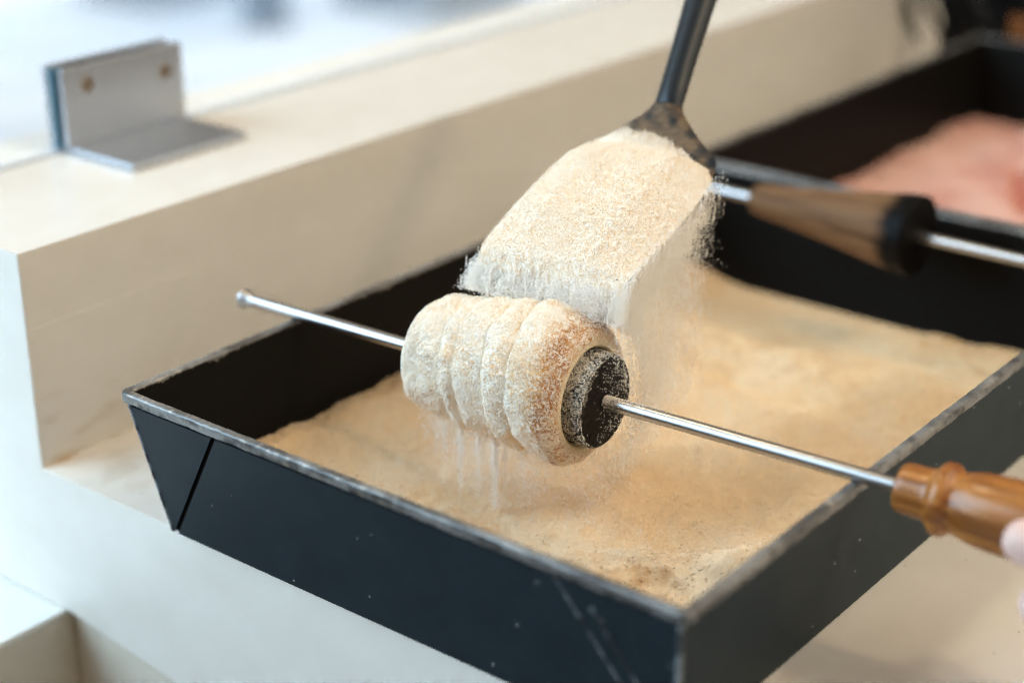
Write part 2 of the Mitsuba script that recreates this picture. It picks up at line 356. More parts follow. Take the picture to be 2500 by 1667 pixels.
        add(key + '__fold_edge', bar(fp(L - xa - 0.0002, s0) + out * 0.9, fp(L - xb + 0.0004, 1.0) + out * 0.9, 0.0006), 'm_worn', 40)
        add(key + '__fold_edge', bar(fp(L - xa + 0.0135, s0 + 0.12) + out * 0.85, fp(L - xb - 0.0060, 0.62) + out * 0.85, 0.0007), 'm_worn', 40)
        a, b = fp(xa - 0.0003, s0), fp(xb - 0.0024, 1.0)
        e = np.array([0.0011, 0, 0])
        add(key + '__gap_shade', skin([q + out * 0.04 - out * 0.0 for q in (a - e, b - e, b + e, a + e)])[0:1] and (np.array([q + out * 0.10 for q in (a - e, b - e, b + e, a + e)]), np.array([[0, 1, 2, 3]])), 'm_gap_shade')  # flat black strip laid in the gap as painted shadow
    return key


pan = make_pan(0.0, W, 'black steel baking pan full of tan cinnamon sugar in the foreground', True, 1)
pan2 = make_pan(W + 0.0042, 0.7753 - W - 0.0042, 'black baking pan of pink sugar behind the nearer pan', False, 11)


# ------------------------------------------------------------------ sugar beds
def bed(y0, w, zfun, step, colfun, key, label, cat):
    nx, ny = int(L / step), int(w / step)
    a, b = np.meshgrid(np.linspace(0, 1, nx), np.linspace(0, 1, ny), indexing='ij')
    x, y = 0.012 + a * (L - 0.024), y0 + 0.014 + b * (w - 0.028)
    z = zfun(x, y)
    s = 1 - z / H                                              # the bed reaches the sloping walls at its own height
    ix, iy = 0.0030 + TX * s, 0.0030 + TY * s
    x = ix + a * (L - 2 * ix); y = y0 + iy + b * (w - 2 * iy)
    v = np.stack([x, y, z], -1)
    col = colfun(x, y, z)
    add(key, (v.reshape(-1, 3), grid_faces(nx, ny)), 'm_vc', True, label, cat, 'stuff', color=np.clip(col, 0, 1).reshape(-1, 3))
    return v


def P3(x, y, k=0.0): return np.stack([x, y, x * 0 + k], -1)


def seg_d(x, y, p, q):
    p, q = np.array(p), np.array(q); d = q - p
    t = np.clip(((x - p[0]) * d[0] + (y - p[1]) * d[1]) / (d @ d), 0, 1)
    return np.hypot(x - p[0] - t * d[0], y - p[1] - t * d[1])


def z1(x, y):
    z = 0.0125 + nz(P3(x, y), 15, 3, 2) * 0.014 + nz(P3(x, y), 55, 3, 3) * 0.0050
    z += 0.007 * np.exp(-((x - 0.02) / 0.03) ** 2) - 0.0085 * np.exp(-((y - 0.385) / 0.045) ** 2)
    wob = nz(P3(x, y), 25, 2, 9) * 0.02
    for p, q, wd, dp in (((0.13, 0.075), (0.165, 0.060), 0.008, 0.003), ((0.155, 0.062), (0.215, 0.115), 0.010, -0.0035), ((0.215, 0.11), (0.23, 0.20), 0.012, -0.003), ((0.07, 0.12), (0.12, 0.14), 0.012, 0.003), ((0.10, 0.27), (0.22, 0.25), 0.014, 0.003), ((0.04, 0.33), (0.2, 0.32), 0.02, 0.003)):
        z -= 1.5 * dp * np.exp(-((seg_d(x, y, p, q) + wob) / wd) ** 2)
    z += nz(P3(x, y), 240, 3, 5) * 0.0012 + nz(P3(x, y), 700, 2, 4) * 0.0008
    return np.clip(z, 0.004, 0.03)


def c1(x, y, z):
    g = meshkit.fbm(P3(x, y) * 28, 4, 21)[..., None]
    c = np.array([0.80, 0.595, 0.370]) + (np.array([0.76, 0.525, 0.295]) - np.array([0.80, 0.595, 0.370])) * np.clip((g - 0.35) * 2.2, 0, 1)
    pale = np.clip((meshkit.fbm(P3(x, y) * np.array([40, 25, 1]), 3, 23) - 0.52) * 5, 0, 1)[..., None]
    c = c + (np.array([0.80, 0.64, 0.46]) - c) * 0.40 * pale
    lump = np.exp(-(seg_d(x, y, (0.192, 0.090), (0.212, 0.088)) / 0.014) ** 2) + 0.5 * np.exp(-(seg_d(x, y, (0.165, 0.068), (0.205, 0.07)) / 0.014) ** 2) + 0.45 * np.exp(-(seg_d(x, y, (0.08, 0.28), (0.14, 0.30)) / 0.03) ** 2) + 0.25
    br = np.clip((meshkit.fbm(P3(x, y) * 190, 3, 25) - 0.50) * 5, 0, 1) * np.clip(lump, 0, 1)
    c = c + (np.array([0.36, 0.19, 0.08]) - c) * (0.40 * br)[..., None]
    h = np.random.default_rng(3).random(x.shape)
    sp = (h > 0.996 - 0.03 * np.clip(lump - 0.3, 0, 1))[..., None]
    c = np.where(sp, np.array([0.20, 0.09, 0.035]), c)
    c *= np.random.default_rng(4).uniform(0.90, 1.10, x.shape)[..., None]
    return c


b1 = bed(0.0, W, z1, 0.00068, c1, 'cinnamon_sugar', 'tan cinnamon sugar spread over the bottom of the front pan', 'sugar')


def z2(x, y):
    z = 0.010 + nz(P3(x, y), 24, 3, 31) * 0.012
    return np.clip(z - 0.008 * np.exp(-(seg_d(x, y, (0.088, 0.66), (0.125, 0.585)) / 0.008) ** 2), 0.002, 0.03)


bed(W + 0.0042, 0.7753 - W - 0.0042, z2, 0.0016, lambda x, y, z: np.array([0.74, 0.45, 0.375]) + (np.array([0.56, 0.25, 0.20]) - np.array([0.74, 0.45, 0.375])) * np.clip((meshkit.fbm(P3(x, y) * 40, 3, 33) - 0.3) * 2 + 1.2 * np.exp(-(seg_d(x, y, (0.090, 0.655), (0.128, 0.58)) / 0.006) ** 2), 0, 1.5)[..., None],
    'pink_sugar', 'salmon pink sugar in the blurred pan behind', 'sugar')
# loose crystals lying on the front bed
g = np.random.default_rng(12)
vv = b1.reshape(-1, 3); vv = vv[vv[:, 1] < 0.25]
for cnt, sz, mt, sd in ((26000, 0.00021, 'm_sugar', 5), (16000, 0.00021, 'm_sugar_tan', 6), (5000, 0.00018, 'm_cinnamon', 7)):
    pick = vv[g.choice(len(vv), cnt, replace=False)] + np.array([0, 0, 0.00012]) + g.normal(0, 0.0002, (cnt, 3)) * np.array([1, 1, 0.2])
    add('cinnamon_sugar__loose_grain', grains(pick, sz, sd, True), mt, kind='stuff')

# ------------------------------------------------------------------ spit in front: rod, end cap, roller, handle
RR = 0.0027
tag('spit', 'front steel spit with a glossy turned wooden handle, laid across the pan rims', 'spit')
add('spit__rod', lathe(A0, AX, [(-0.0195, 0.0002), (-0.0195, RR)] + [(t, RR) for t in np.linspace(-0.015, 0.285, 30)] + [(0.287, 0.0002)], 48), 'm_chrome', 40)
add('spit__end_cap', lathe(A0, AX, [(-0.0256, 0.0001), (-0.0256, 0.0038), (-0.0252, 0.0042), (-0.0240, 0.0042), (-0.0226, 0.0034), (-0.0200, 0.0029), (-0.0188, 0.0027)], 40), 'm_chrome', 40)


def speckle_roller():
    n, m = 150, 420
    prof = spline([(0.084, 0.0150), (0.110, 0.0168), (0.1572, 0.0182), (0.1584, 0.0180), (0.1590, 0.0174)], n - 60)
    face = np.stack([np.full(60, 0.1590), np.linspace(0.0172, 0.0026, 60)], 1)
    face[:, 0] += 0.0002 * np.sin(np.linspace(0, 3, 60))
    prof = np.vstack([prof, face])
    th = np.linspace(0, 2 * np.pi, m, endpoint=False)[None] + 0 * prof[:, :1]
    t, r = prof[:, :1] + 0 * th, prof[:, 1:] + 0 * th
    pts = frame_pts(A0, AX, E1, E2, t, r, th)
    crack = np.clip((0.06 - np.abs(meshkit.fbm(np.stack([np.cos(th) * 3, np.sin(th) * 3, r * 130], -1), 3, 41) - 0.5)) * 30, 0, 1)
    pts += AX * (-(crack * 0.00018) * (np.arange(len(prof)) > n - 60)[:, None])[..., None]
    g = meshkit.fbm(pts * 420, 3, 43)[..., None]
    col = np.array([0.006, 0.0055, 0.0055]) + np.array([0.014, 0.009, 0.006]) * np.clip(g - 0.35, 0, 1)
    return pts, grid_faces(len(prof), m, True), col, t, r, th


pts, f, col, rt, rr_, rth = speckle_roller()
add('spit__roller', (pts.reshape(-1, 3), f), 'm_char', True, color=col.reshape(-1, 3), label='charred black wooden roller end inside the pastry')
HP = [(0.2772, 0.0028), (0.2772, 0.0078), (0.2778, 0.0085), (0.2868, 0.0089), (0.2885, 0.0091), (0.2900, 0.0112), (0.2920, 0.0127), (0.2942, 0.0127), (0.2960, 0.0113), (0.2972, 0.0105), (0.2985, 0.0108),
      (0.3040, 0.0122), (0.3120, 0.0130), (0.3250, 0.0134), (0.3450, 0.0132), (0.3700, 0.0124), (0.3900, 0.0118), (0.4000, 0.0105), (0.4050, 0.0070), (0.4062, 0.0002)]
add('spit__handle', lathe(A0, AX, spline(HP, 140), 80), 'm_wood', 50)

# ------------------------------------------------------------------ spit behind: bare wooden cone
RZ2 = RZ
A2 = np.array([0.0640, 0.3490, RZ2]); AX2 = np.array([0.1444, -0.0027, 0]); AX2 /= np.linalg.norm(AX2)
tag('spit_001', 'steel spit with a bare brown wooden cone roller across the back of the front pan', 'spit')
add('spit_001__rod', lathe(A2, AX2, [(-0.09, 0.0002), (-0.09, RR), (0.30, RR), (0.302, 0.0002)], 40), 'm_chrome', 40)
n_, m_ = 120, 160
prof = spline([(0.0090, 0.0027), (0.0092, 0.0062), (0.0105, 0.0072), (0.0300, 0.0098), (0.0540, 0.0130), (0.0800, 0.0172), (0.0955, 0.0194), (0.0990, 0.0196), (0.1005, 0.0190), (0.1008, 0.0026)], n_)
v, f = lathe(A2, AX2, prof, m_)
a = np.repeat(prof[:, 0], m_); th = np.tile(np.linspace(0, 2 * np.pi, m_, endpoint=False), n_)
g1 = meshkit.fbm(np.stack([a * 40, np.cos(th) * 4, np.sin(th) * 4], -1), 4, 51)
col = np.array([0.22, 0.120, 0.060]) + (np.array([0.115, 0.055, 0.026]) - np.array([0.22, 0.120, 0.060])) * np.clip((g1[:, None] - 0.35) * 3, 0, 1)
ch = np.clip((a + (g1 - 0.5) * 0.012 - 0.084) / 0.008, 0, 1)[:, None]
col = col + (np.array([0.004, 0.0035, 0.0035]) - col) * ch
add('spit_001__roller', (v, f), 'm_char', True, color=col, label='bare wooden cone with a charred black wide end')


# ------------------------------------------------------------------ chimney cake
def make_cake():
    prof = spline([(0.0800, 0.0150), (0.0772, 0.0158), (0.0760, 0.0172), (0.0764, 0.0190), (0.0785, 0.0210), (0.0830, 0.0230), (0.0910, 0.0246), (0.1020, 0.0260), (0.1150, 0.0270), (0.1270, 0.0277),
                   (0.1390, 0.0281), (0.1453, 0.0278), (0.1492, 0.0264), (0.1518, 0.0242), (0.1524, 0.0222), (0.1524, 0.0203), (0.1514, 0.0191), (0.1480, 0.0186), (0.1380, 0.0182)], 390)
    m = 560
    n = len(prof)
    th = np.linspace(0, 2 * np.pi, m, endpoint=False)[None] + np.zeros((n, 1))
    d = np.gradient(prof, axis=0); d /= np.linalg.norm(d, axis=1, keepdims=True)
    nt, nr = -d[:, 1:], d[:, :1]                       # outward normal in (t, r)
    t, r = prof[:, :1] + 0 * th, prof[:, 1:] + 0 * th
    # spiral of dough: grooves at phase = integer, the last turn is wider
    edges = np.array([0.0630, 0.0770, 0.0860, 0.0990, 0.1065, 0.1215, 0.1330, 0.1610])
    ph = np.interp(t + 0.0014 * np.sin(th * 2 + 1) + 0.006 * (meshkit.fbm(np.stack([t * 60, np.cos(th) * 1.6, np.sin(th) * 1.6], -1), 2, 59) - 0.5), edges, np.arange(len(edges))) - (th - 2.2) / (2 * np.pi) * 0.85
    fr = ph - np.floor(ph)
    k = np.floor(ph)
    lobe = np.abs(np.sin(np.pi * fr ** 0.85)) ** 0.5
    last = np.clip((ph - 5.0) * 4, 0, 1)
    amp = 0.0027 + 0.0003 * last
    mask = np.clip((0.1524 - t) / 0.006, 0, 1) * np.clip((r - 0.019) / 0.003, 0, 1)
    p0 = frame_pts(A0, AX, E1, E2, t, r, th)
    wv = np.clip(0.45 + 3.0 * (meshkit.fbm(p0 * 55, 2, 60) - 0.32), 0.60, 1.4) * (0.7 + 0.3 * np.cos(k * 2.3)) * (1 - last) + last
    b = amp * wv * (lobe - 0.75) * mask + 0.0009 * last * mask
    b += (meshkit.fbm(p0 * 85, 3, 61) - 0.5) * 0.0042 * mask + (meshkit.fbm(p0 * 330, 3, 62) - 0.5) * 0.0012 * mask
    fine = meshkit.fbm(p0 * 1300, 2, 63) - 0.5
    b += fine * 0.0009 * np.clip(mask * 1.3, 0, 1)
    t2, r2 = t + nt * b, r + nr * b
    pts = frame_pts(A0, AX, E1, E2, t2, r2, th) + E1 * (0.0005 + 0.0022 * np.clip((t - 0.083) / 0.028, 0, 1) * np.clip((0.150 - t) / 0.016, 0, 1))[..., None]
    # colours: baked dough, golden on the end turn, dusted with pale sugar
    golden, brown, cream, powder = np.array([0.70, 0.40, 0.15]), np.array([0.42, 0.155, 0.032]), np.array([0.82, 0.68, 0.42]), np.array([0.90, 0.83, 0.72])
    sand = np.array([0.86, 0.72, 0.54])
    endz = np.clip((t - 0.1385) / 0.009, 0, 1) * np.clip((r - 0.0195) / 0.003, 0, 1)
    inner = np.clip((0.0228 - r) / 0.0014, 0, 1) * (t > 0.13)
    base = golden + (brown - golden) * (endz * np.clip(0.45 + 3 * (meshkit.fbm(p0 * 140, 3, 64) - 0.4), 0, 1))[..., None]
    sp = meshkit.fbm(p0 * 1150, 2, 65)
    patch = 0.35 * meshkit.fbm(p0 * 90, 3, 66) + 0.65 * meshkit.fbm(np.stack([ph * 3.2, np.cos(th) * 2.2, np.sin(th) * 2.2], -1), 3, 68)
    groove = np.clip(1 - lobe * 1.15, 0, 1) * mask
    cover = np.clip(0.80 + (patch - 0.5) * 3.0 + 0.25 * groove - 0.74 * endz + 0.10 * np.clip((0.112 - t) / 0.03, -1, 1), 0.12, 0.98)
    on = np.clip((cover - (sp - 0.5) * 2.4 - 0.5) * 3.2 + 0.5, 0, 1)
    body = base + (sand - base) * (np.clip(0.85 - endz, 0, 1) * np.clip(0.75 + 2.0 * (meshkit.fbm(p0 * 260, 3, 67) - 0.45), 0, 1))[..., None]
    col = body + (powder - body) * on[..., None]
    col = col + (cream - col) * inner[..., None]
    nrm = nt[..., None] * AX + nr[..., None] * (np.cos(th)[..., None] * E1 + np.sin(th)[..., None] * E2)
    return pts, grid_faces(n, m, True), np.clip(col, 0, 1), nrm, t, r, th


cp, cf, cc, cn, ct, cr, cth = make_cake()
tag('chimney_cake', 'spiral chimney cake roll coated in sugar on the front spit', 'pastry')
add('chimney_cake__dough', (cp.reshape(-1, 3), cf), 'm_vc', True, color=cc.reshape(-1, 3))
g = np.random.default_rng(70)
ok = (cr > 0.0205).ravel()
for nm, cnt, sz, mt, sd in (('sugar_coat', 40000, 0.00022, 'm_sugar', 71), ('sugar_coat', 15000, 0.00022, 'm_sugar_tan', 171)):
    idx = g.choice(np.nonzero(ok)[0], cnt, replace=False)
    add('chimney_cake__' + nm, grains(cp.reshape(-1, 3)[idx] + cn.reshape(-1, 3)[idx] * 0.00010, sz, sd, True), mt, kind='stuff')
# crystals stuck on the roller's rim and on the rod beside it
rp = pts.reshape(-1, 3)
side = (E1 * 0.75 - E2 * 0.0 + np.array([-0.1, -0.55, 0.0]))
radial = (np.cos(rth)[..., None] * E1 + np.sin(rth)[..., None] * E2)
wgt = ((rt > 0.1505) & (rr_ > 0.0172)).astype(float) * np.clip(0.10 + 0.7 * (radial @ np.array([-0.35, -0.75, 0.55])) + 1.3 * (meshkit.fbm(pts * 300, 3, 72) - 0.5), 0.01, 1)
wgt += ((rt > 0.1588) & (rr_ > 0.0140)).astype(float) * np.clip(0.55 * (radial @ np.array([-0.35, -0.72, 0.6])) - 0.30 + (rr_ - 0.0164) * 160 * 0.40 + 0.5 * (meshkit.fbm(pts * 380, 3, 73) - 0.5), 0, 1) * 0.35
wgt = wgt.ravel(); wgt /= wgt.sum()
idx = g.choice(len(wgt), 3300, p=wgt)
jit = g.uniform(-0.5, 0.5, (3300, 1)) * 0.0009 * AX
off = np.where((rr_.ravel()[idx] > 0.0172)[:, None], radial.reshape(-1, 3)[idx], AX) * 0.0001
add('spit__sugar_dust', grains(rp[idx] + off + jit * (rr_.ravel()[idx] > 0.0172)[:, None] + g.normal(0, 0.00015, (3300, 3)), 0.00018, 74, True), 'm_sugar', kind='stuff')
n = 2600
tt = 0.1592 + g.exponential(0.006, n); aa = g.normal(-0.2, 0.9, n)
add('spit__sugar_dust', grains(A0 + tt[:, None] * AX + RR * (np.cos(aa)[:, None] * E1 + np.sin(aa)[:, None] * E2), 0.00013, 75, True), 'm_sugar', kind='stuff')

# ------------------------------------------------------------------ spatula with its heap of sugar
TIP = np.array([0.1214, 0.1150, 0.1086])
WV = np.array([0.0657, 0.0065, 0.0006]); LV = np.array([0.0067, -0.0665, -0.0222])
SH = TIP - LV * 1.13 + WV * 0.015
LV = TIP - SH
lw, wl = np.linalg.norm(LV), np.linalg.norm(WV)
lu, wu = LV / lw, WV / wl
wu = WV / wl
nu = np.cross(wu, -lu); nu /= np.linalg.norm(nu)
if nu[2] < 0: nu = -nu
NECK, HTOP = np.array([0.1128, 0.2063, 0.1520]), np.array([0.1004, 0.2558, 0.2032])
hd = (HTOP - NECK) / np.linalg.norm(HTOP - NECK)
spine = [HTOP + hd * 0.10, HTOP, NECK + hd * 0.012, NECK, 0.55 * NECK + 0.45 * SH - np.array([0, 0, 0.0022]), SH, SH + lu * 0.010, SH + lu * 0.030, SH + lu * 0.055, TIP - lu * 0.004, TIP]
halfw = [0.0088, 0.0074, 0.0060, 0.0060, 0.0165, 0.0300, 0.0326, 0.0330, 0.0325, 0.0315, 0.0290]
halft = [0.0070, 0.0060, 0.0050, 0.0045, 0.0024, 0.0011, 0.0009, 0.0008, 0.0008, 0.0007, 0.0005]
from scipy.interpolate import PchipInterpolator
sp_ = np.array(spine); s_ = np.r_[0, np.cumsum(np.linalg.norm(np.diff(sp_, axis=0), axis=1))]
ss = np.linspace(0, s_[-1], 420)
S, HW, HT = PchipInterpolator(s_, sp_)(ss), PchipInterpolator(s_, halfw)(ss), PchipInterpolator(s_, halft)(ss)
tg = np.gradient(S, axis=0); tg /= np.linalg.norm(tg, axis=1, keepdims=True)
wd = wu - (tg @ wu)[:, None] * tg; wd /= np.linalg.norm(wd, axis=1, keepdims=True)
nd = np.cross(wd, tg); nd *= np.sign(nd @ nu)[:, None]
th = np.linspace(0, 2 * np.pi, 48, endpoint=False)
ex = np.clip((HW / HT - 1.3) / 6, 0, 1)[:, None]
cw, cs_ = np.sign(np.cos(th)) * np.abs(np.cos(th)) ** (1 - 0.35 * ex), np.sign(np.sin(th)) * np.abs(np.sin(th)) ** (1 - 0.35 * ex)
loft = S[:, None] + (HW[:, None] * cw)[..., None] * wd[:, None] + (HT[:, None] * cs_)[..., None] * nd[:, None]
cut = int(np.searchsorted(ss, s_[3])) + 2
tag('spatula', 'dark spatula heaped with pale sugar above the pastry', 'spatula')
cap = lambda a: (np.vstack([a.reshape(-1, 3), a[0].mean(0)[None], a[-1].mean(0)[None]]),
                 np.vstack([np.vstack([q := grid_faces(len(a), 48, True)])[:, [0, 1, 2]], q[:, [0, 2, 3]],
                            np.array([[(k + 1) % 48, k, len(a) * 48] for k in range(48)]), np.array([[(len(a) - 1) * 48 + k, (len(a) - 1) * 48 + (k + 1) % 48, len(a) * 48 + 1] for k in range(48)])]))
add('spatula__handle', cap(loft[:cut + 1]), 'm_blue_plastic', 40)
bl = cap(loft[cut:]); q_ = bl[0]
ds = np.clip(1.25 - np.linalg.norm(q_ - SH, axis=1) / 0.030, 0, 1) + 0.6 * np.clip(((q_ - SH) @ lu) / 0.004, 0, 1)
ds = np.clip((ds + (meshkit.fbm(q_ * 260, 3, 88) - 0.5) * 1.2 - 0.35) * 2, 0, 1)[:, None]
add('spatula__blade', bl, 'm_char', True, color=np.array([0.018, 0.023, 0.027]) + (np.array([0.23, 0.145, 0.080]) - np.array([0.018, 0.023, 0.027])) * ds * (0.55 + 0.45 * np.clip((meshkit.fbm(q_ * 1700, 2, 78)[:, None] - 0.35) * 3, 0, 1)))


def heap():
    nu_, nv_ = 230, 250
    a, b = np.meshgrid(np.linspace(-1, 1, nu_), np.linspace(0, 1, nv_), indexing='ij')
    # b runs from behind the shoulder to past the tip
    along = -0.0125 + b * (lw + 0.0245)
    hw = 0.97 * np.interp(along, [-0.0125, -0.005, 0.0, 0.010, 0.030, 0.055, lw - 0.006, lw, lw + 0.012], [0.013, 0.0225, 0.0300, 0.0352, 0.0366, 0.0362, 0.0352, 0.0340, 0.0325])
    x = a * hw
    along = along + (0.0045 + 0.0050 * a + 0.004 * (meshkit.fbm(np.stack([a * 6, b * 0, b * 0], -1), 3, 79) - 0.5)) * np.clip(1 - b / 0.35, 0, 1) ** 1.5
    l0, rad = lw - 0.0035, 0.0068
    ph = np.clip((along - l0) / rad, 0, 1.75)[..., None]
    flat = np.minimum(along, l0)[..., None]
    P = SH + flat * lu + x[..., None] * wu + rad * (np.sin(ph) * lu - (1 - np.cos(ph)) * nu)
    nrm = np.cos(ph) * nu + np.sin(ph) * lu
    edge = np.clip((1 - np.abs(a)) / 0.55, 0, 1) ** 0.8 * np.clip((1 - b) / 0.34, 0, 1) ** 0.9 * np.clip(b / 0.20, 0, 1) ** 0.8
    h = 0.0004 + edge * (0.0052 + 0.0036 * np.sin(np.clip(b, 0, 1) * 2.6) - 0.0012 * a)
    h = h + edge * (nz(P, 60, 3, 80) * 0.0034 + nz(P, 420, 3, 81) * 0.0014) + nz(P, 1100, 2, 82) * 0.0009 * np.clip(edge * 2 + 0.2, 0, 1)
    rise = np.clip(-along, 0, 1)[..., None] * (0.50 * nu)
    rag = np.clip((b - 0.86) / 0.14, 0, 1)
    P = P + h[..., None] * nrm + rise + np.array([0, 0, -0.0045]) * (rag * (meshkit.fbm(P * np.array([420, 60, 10]), 3, 89) - 0.25))[..., None] + wu * (nz(P, 500, 2, 83) * 0.0012 * (1 - edge))[..., None]
    sp = meshkit.fbm(P * 1400, 2, 84); g = meshkit.fbm(P * np.array([60, 60, 60]), 3, 85)
    col = np.array([0.90, 0.81, 0.67]) + (np.array([0.94, 0.89, 0.81]) - np.array([0.90, 0.81, 0.67])) * np.clip((sp - 0.42) * 5, 0, 1)[..., None]
    col = col + (np.array([0.80, 0.61, 0.40]) - col) * (0.45 * np.clip((g - 0.45) * 4, 0, 1) * (sp < 0.52))[..., None]
    thin = np.clip((0.10 - b) / 0.10 + (meshkit.fbm(P * 500, 3, 86) - 0.5) * 1.6, 0, 1) + np.clip((a - 0.86) * 8, 0, 1) * np.clip((0.30 - b) * 8, 0, 1) * np.clip((meshkit.fbm(P * 600, 3, 87) - 0.42) * 6, 0, 1)
    col = col + (np.array([0.33, 0.22, 0.13]) - col) * np.clip(thin, 0, 1)[..., None] * 0.85
    return P, col, h, a, b, nrm


hp, hc, hh, ha, hb, hn = heap()
add('sugar_heap', (hp.reshape(-1, 3), grid_faces(*hp.shape[:2])), 'm_vc', True, 'heap of pale sugar lying on the spatula blade', 'sugar', 'stuff', color=np.clip(hc, 0, 1).reshape(-1, 3))
g = np.random.default_rng(90)
wgt = (0.25 + (hb > 0.12)).ravel()
for cnt, sz, mt, sd in ((30000, 0.00025, 'm_sugar', 91), (10000, 0.00024, 'm_sugar_tan', 92)):
    idx = g.choice(hp.size // 3, cnt, p=wgt / wgt.sum())
    add('sugar_heap__loose_grain', grains(hp.reshape(-1, 3)[idx] + hn.reshape(-1, 3)[idx] * 0.00015 + g.normal(0, 0.0002, (cnt, 3)), sz, sd, True), mt, kind='stuff')


# ------------------------------------------------------------------ falling sugar: separate crystals in the air
def burst(base, drop, top, n, per, g, lean=0.05, ln=(0.002, 0.008), jit=0.00010, pw=1.0):
    """n short runs of crystals one below the other, falling from the points base() down to drop below them"""
    out = []
    o = base(n)
    s0 = g.random(n) ** pw * drop
    for k in range(n):
        m = max(2, int(per * g.uniform(0.4, 1.7)))
        s = s0[k] + g.random(m) * g.uniform(*ln)
        lat = g.normal(0, jit, (m, 2))
        out.append(o[k] + np.stack([lat[:, 0], lat[:, 1] - lean * s, top - s], 1))
    return np.vstack(out)


def fall():
    g = np.random.default_rng(100)
    tipL, tipR, shR = TIP - WV * 0.52, TIP + WV * 0.50, SH + WV * 0.53
    def on(p, q, spread, a=1.0, push=None):
        def f(n):
            u = g.random(n)[:, None] ** a
            o = p + u * (q - p) + g.normal(0, spread, (n, 1)) * lu
            return o + (0 if push is None else np.abs(g.normal(0, push, (n, 1))) * wu)
        return f
    P = []
    hs = hp.reshape(-1, 3); hw_ = (np.clip((hb - 0.70) / 0.30, 0, 1) ** 1.5).ravel(); hw_ /= hw_.sum()
    def front(n): return hs[g.choice(len(hs), n, p=hw_)] + hn.reshape(-1, 3)[:1] * 0 + lu * np.abs(g.normal(0.0006, 0.0016, (n, 1)))
    P.append(burst(front, 0.006, 0.0010, 3600, 12, g, ln=(0.001, 0.005), jit=0.00018))
    P.append(burst(front, 0.030, 0.0000, 3400, 14, g, ln=(0.002, 0.007), jit=0.0002, pw=1.1))
    P.append(burst(on(tipL, tipR + wu * 0.003, 0.0045), 0.050, -0.004, 2200, 16, g, ln=(0.003, 0.010), jit=0.0002))
    P.append(burst(on(tipL - wu * 0.0025, tipL + wu * 0.026, 0.0040), 0.042, -0.004, 2400, 15, g, ln=(0.003, 0.009), jit=0.0002, pw=0.9))
    P.append(burst(on(tipL - wu * 0.0070, tipL + wu * 0.004, 0.0030, 0.6), 0.032, -0.004, 420, 12, g))       # a few stray runs on the left
    def loose(p, q, n, drop, sl, sw, a=1.0, pw=1.0, top=0.0, fu=40.0, fs=9.0, thin=0.92):
        """single crystals in uneven streams, spreading and thinning out downwards"""
        k = n * 4
        u = g.random(k)[:, None] ** a
        s_ = g.random(k) ** pw * drop
        v = g.normal(0, 1, k)
        keep = 0.6 * meshkit.fbm(np.stack([u[:, 0] * fu, s_ * fs, v * 0.5], -1), 3, 130) + 0.4 * meshkit.fbm(np.stack([u[:, 0] * fu * 0.2, s_ * 30, 0 * s_], -1), 2, 131) > g.uniform(0.36, 0.66, k)
        keep &= g.random(k) > thin * (s_ / drop) ** 1.3
        u, s_, v = u[keep][:n], s_[keep][:n], v[keep][:n]
        m = len(s_)
        o = p + u * (q - p) + (v * sl * (1 + 14 * s_))[:, None] * lu + (g.normal(0, sw, m) * (0.5 + 25 * s_))[:, None] * wu
        return o + np.stack([0 * s_, -0.05 * s_, top - s_], 1)
    mid = tipL + (tipR - tipL) * 0.55
    P.append(loose(tipL - wu * 0.002, tipR, 60000, 0.046, 0.0030, 0.0004, top=-0.003, fu=30, thin=0.5))
    P.append(loose(tipL - wu * 0.004, tipL + wu * 0.024, 24000, 0.044, 0.0045, 0.0003, top=-0.007, fu=14, thin=0.35))
    P.append(loose(mid, tipR + wu * 0.003, 70000, 0.088, 0.0060, 0.0008, fu=26))
    P.append(loose(shR + lu * 0.012, tipR, 58000, 0.084, 0.0050, 0.0010, 0.50, 0.85, fu=60))
    P.append(burst(on(shR + lu * 0.004, tipR, 0.0016, 0.50, 0.0016), 0.014, 0.0030, 1500, 12, g, ln=(0.002, 0.006), jit=0.00016))     # off the long right edge
    P.append(burst(on(shR + lu * 0.008, tipR, 0.0045, 0.42, 0.0026), 0.070, -0.002, 900, 18, g, ln=(0.003, 0.010), jit=0.00014))
    P.append(burst(on(mid, tipR + wu * 0.002, 0.0050), 0.070, -0.002, 700, 20, g, ln=(0.003, 0.010), jit=0.00014))
    return np.vstack(P)


fp_ = fall()
fp_ = fp_[fp_[:, 2] > 0.016]
rel = fp_ - A0; tA = rel @ AX; rA = np.linalg.norm(rel - tA[:, None] * AX, axis=1)
fp_ = fp_[~((tA > 0.062) & (tA < 0.160) & (rA < 0.0285))]
add('falling_sugar', grains(fp_, 0.000175, 101, True), 'm_sugar_white', label='curtain of loose sugar crystals falling from the spatula', cat='sugar', kind='stuff')
